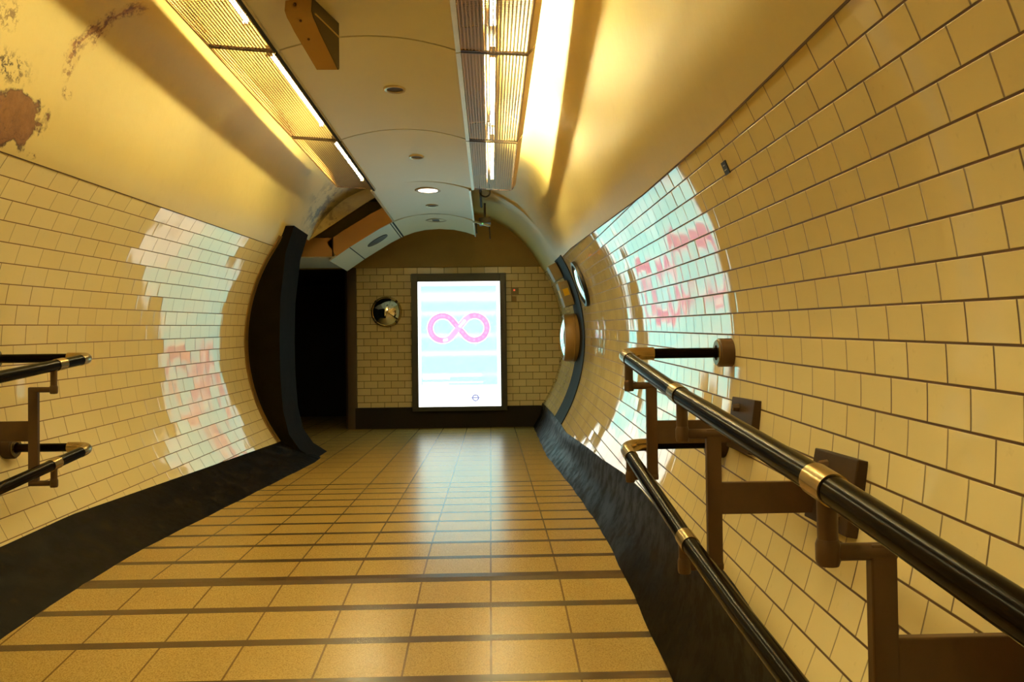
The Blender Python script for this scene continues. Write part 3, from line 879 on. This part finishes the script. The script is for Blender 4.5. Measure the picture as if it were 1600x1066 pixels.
# ------------------------------------------------------------------ small things
# wedge-shaped box on the ceiling
wb = empty('emergency_light', (-.87, 4.07, 1.77), 'tan wedge-shaped box hanging from the ceiling beside the left row of light boxes', 'ceiling box')
prof = [(3.915, 1.765), (3.905, 1.698), (3.925, 1.672), (3.955, 1.655), (3.99, 1.630), (4.205, 1.515), (4.215, 1.525), (4.215, 1.765)]
bm = BM()
def wx(y, right): return (-.985 + (y - 3.91) * .30) if not right else (-.852 + (y - 3.91) * .235)
L_ = [bm.verts.new((wx(y, False), y, z)) for y, z in prof]; R_ = [bm.verts.new((wx(y, True) - .006, y, z)) for y, z in prof]
bm.faces.new(L_); bm.faces.new(R_)
for i in range(len(prof)): bm.faces.new((L_[i], L_[(i + 1) % 8], R_[(i + 1) % 8], R_[i]))
obj('housing', bm, 'tanbox', wb)
bm = BM(); a = [bm.verts.new((wx(y, True) - .005, y, z)) for y, z in prof]; b = [bm.verts.new((wx(y, True), y, z)) for y, z in prof]
bm.faces.new(a); bm.faces.new(b)
for i in range(8): bm.faces.new((a[i], a[(i + 1) % 8], b[(i + 1) % 8], b[i]))
obj('side_cover', bm, 'darkbox', wb)
bm = BM(); sweep(bm, [(wx(3.93, True) + .002, 3.93, 1.695), (wx(4.21, True) + .002, 4.21, 1.690)], .004, 8)
obj('edge_bead', bm, 'metal_tan', wb)
for y, z, dx in ((3.902, 1.725, .05), (3.938, 1.662, .06), (4.03, 1.607, .05)):
    bm = BM(); lathe(bm, [(0, -.004), (.006, -.003), (.007, 0), (.007, .01)], (wx(y, False) + dx, y, z), (0, .45, .9), 10)
    obj('screw', bm, 'screw', wb)

# convex dome mirror on the end wall
dm = empty('convex_mirror', (-1.515, YEND, .66), 'small chrome dome mirror on the end wall left of the glowing poster', 'mirror')
r0 = .205; bulge = .075; Rs = (r0 * r0 + bulge * bulge) / (2 * bulge)
prof = [(Rs * math.sin(a), .04 + bulge - Rs * (1 - math.cos(a))) for a in frange(0, math.asin(r0 / Rs), 14)]
bm = BM(); lathe(bm, prof, (-1.515, YEND, .66), (0, -1, 0), 48); obj('dome', bm, 'chrome', dm, smooth=True, sharp=60)
bm = BM(); lathe(bm, [(r0 - .004, .036), (r0 + .004, .052), (r0 + .016, .045), (r0 + .018, .0), (r0 - .01, 0)], (-1.515, YEND, .66), (0, -1, 0), 48); obj('rim', bm, 'brass', dm, smooth=True)
for k in range(4):
    a = PI / 4 + k * PI / 2
    bm = BM(); box(bm, (-1.515 + math.cos(a) * .215, YEND - .04, .66 + math.sin(a) * .215), (.022, .04, .036), Matrix.Rotation(-a, 3, 'Y'), .003); obj('clip', bm, 'plate', dm)

# alarm point right of the poster
ap = empty('alarm_point', (.357, YEND, .94), 'small dark box with a red indicator on the end wall right of the poster', 'alarm box')
bm = BM(); boxx(bm, .305, .41, YEND - .05, YEND, .885, .985, .006); obj('casing', bm, 'greybox', ap)
bm = BM(); lathe(bm, [(0, .006), (.012, .004), (.014, 0)], (.352, YEND - .05, .955), (0, -1, 0), 12); obj('indicator', bm, 'led_red', ap)
sg = BM(); boxx(sg, .320, .385, YEND - .012, YEND, .79, .865, .003)
o = obj('wall_plaque', sg, 'drum', origin=(.352, YEND, .79)); tag(o, 'small plain brown plaque under the alarm box right of the poster', 'plaque')
sg = BM(); boxx(sg, 1.02, 1.07, YEND - .03, YEND, .235, .33, .004)
o = obj('red_sign', sg, 'red', origin=(1.045, YEND, .235)); tag(o, 'tiny red plate on the end wall beside the round drum', 'sign')

# round drum on the right wall
dr = empty('wall_drum', (1.06, 9.6, .207), 'round tan drum with a mirrored face jutting from the right wall', 'wall fitting')
c = (1.10, 9.6, .207)
bm = BM(); lathe(bm, [(.245, .0), (.285, .0), (.285, .10), (.292, .105), (.292, .118), (.286, .122), (.286, .205), (.275, .228), (.245, .232)], c, (-1, 0, 0), 56); obj('casing', bm, 'drum', dr, smooth=True, sharp=30)
Rs = (.25 ** 2 + .05 ** 2) / .1
bm = BM(); lathe(bm, [(Rs * math.sin(a), .225 + .05 - Rs * (1 - math.cos(a))) for a in frange(0, math.asin(.25 / Rs), 12)], c, (-1, 0, 0), 56); obj('mirror_face', bm, 'chrome', dr, smooth=True, sharp=60)

# oval-looking disc mirror higher on the right wall, nearer
th0 = 18.4; c0 = bore(th0, 8.06, .0); nrm = Vector((-math.cos(R(th0)), 0, -math.sin(R(th0))))
om = empty('disc_mirror', c0, 'round black-rimmed mirror disc tilted down on the right wall, nearer than the drum', 'mirror')
bm = BM(); lathe(bm, [(.20, .0), (.235, .0), (.240, .03), (.232, .048), (.205, .050), (.196, .036)], c0, nrm, 56); obj('rim', bm, 'ink', om, smooth=True, sharp=35)
Rs = (.2 ** 2 + .03 ** 2) / .06
bm = BM(); lathe(bm, [(Rs * math.sin(a), .034 + .03 - Rs * (1 - math.cos(a))) for a in frange(0, math.asin(.2 / Rs), 12)], c0, nrm, 56); obj('mirror_face', bm, 'chrome', om, smooth=True, sharp=60)

# boxes on the charcoal band
def band_box(name, th, y, wy, ht, dp, mat, label, yellow=False):
    c = bore(th, y, dp / 2 + .012); rot = Matrix.Rotation(-R(th), 3, 'Y')
    rt = empty(name, bore(th, y), label, 'wall box')
    bm = BM(); box(bm, c, (dp, wy, ht), rot, .008); obj('casing', bm, mat, rt)
    cf = bore(th, y - .0, dp + .004)
    bm = BM(); box(bm, cf, (.012, wy * .8, ht * .8), rot, .003); fc = obj('cover', bm, 'greybox' if not yellow else 'soffit', rt)
    if yellow:
        bm = BM(); box(bm, bore(th + .6, y, dp + .012), (.006, wy * .5, ht * .32), rot); obj('label', bm, 'yellow', fc)
        bm = BM(); box(bm, bore(th + .6, y, dp * .55), (dp * .55, wy + .012, ht * .28), rot); obj('side_label', bm, 'yellow', rt)
    return rt
band_box('junction_box', 27.0, 9.75, .26, .20, .11, 'greybox', 'plain grey-tan box high on the right wall above the yellow-labelled box')
band_box('switch_box', 17.3, 9.55, .24, .30, .12, 'greybox', 'grey-tan box with a yellow label between the plain box and the round drum', True)

# small black label on one tile
th0 = 21.9; c0 = bore(th0, 2.682, .003); rot = Matrix.Rotation(-R(th0), 3, 'Y')
lb = empty('tile_label', c0, 'small black label stuck on a tile high on the right wall', 'label')
bm = BM(); box(bm, c0, (.004, .046, .046), rot); obj('label_plate', bm, 'ink', lb)
bm = BM()
for k, dz in enumerate((.010, -.006)):
    q = bore(th0 + math.degrees(dz / 1.8), 2.682, .0055); box(bm, q, (.001, .016 + .008 * k, .003), rot)
obj('label_marks', bm, 'silver_ink', lb)

# surveillance camera and conduit beyond the right row of light boxes
cc = empty('surveillance_camera', (-.06, 10.1, 1.80), 'small black camera on a pale shelf hanging right of the far ceiling panel', 'camera')
bm = BM(); box(bm, (-.055, 10.10, 1.700), (.145, .20, .075), Matrix.Rotation(R(-6), 3, 'Y'), .006); obj('body', bm, 'ink', cc)
bm = BM(); box(bm, (-.085, 9.98, 1.650), (.20, .05, .022), Matrix.Rotation(R(16), 3, 'Y'), .003); obj('shelf', bm, 'soffit', cc)
bm = BM(); lathe(bm, [(0, .004), (.007, .002), (.008, 0)], (-.085, 9.953, 1.648), (0, -1, 0), 10); obj('indicator', bm, 'led_green', cc)
for x, z0, z1 in ((-.165, 1.53, 1.66), (-.0, 1.46, 1.64)):
    bm = BM(); sweep(bm, [(x, 9.98, z1), (x + .008, 9.98, z0)], .008, 10); obj('cable', bm, 'ink', cc)
bm = BM(); boxx(bm, -.07, -.04, 10.08, 10.12, 1.73, 1.93); obj('hanger', bm, 'ink', cc)
cd = empty('conduit', (-.085, 8.7, 1.72), 'short dark conduit with a looped clip beyond the end of the right light boxes', 'pipe')
bm = BM(); sweep(bm, [(-.088, 8.16, 1.725), (-.088, 8.7, 1.725), (-.088, 9.25, 1.728)], .014, 12); obj('pipe', bm, 'dark', cd, smooth=True, sharp=50)
bm = BM(); sweep(bm, [(-.088 + .05 * (1 - math.cos(a)), 8.35, 1.71 + .045 * math.sin(a) * -1) for a in frange(0, PI, 12)] + [(.012, 8.36, 1.80)], .009, 10); obj('clip', bm, 'dark', cd, smooth=True, sharp=50)
bm = BM(); boxx(bm, -.097, -.079, 8.6, 8.63, 1.725, 1.86); boxx(bm, -.097, -.079, 9.1, 9.13, 1.725, 1.88); obj('hanger', bm, 'dark', cd)
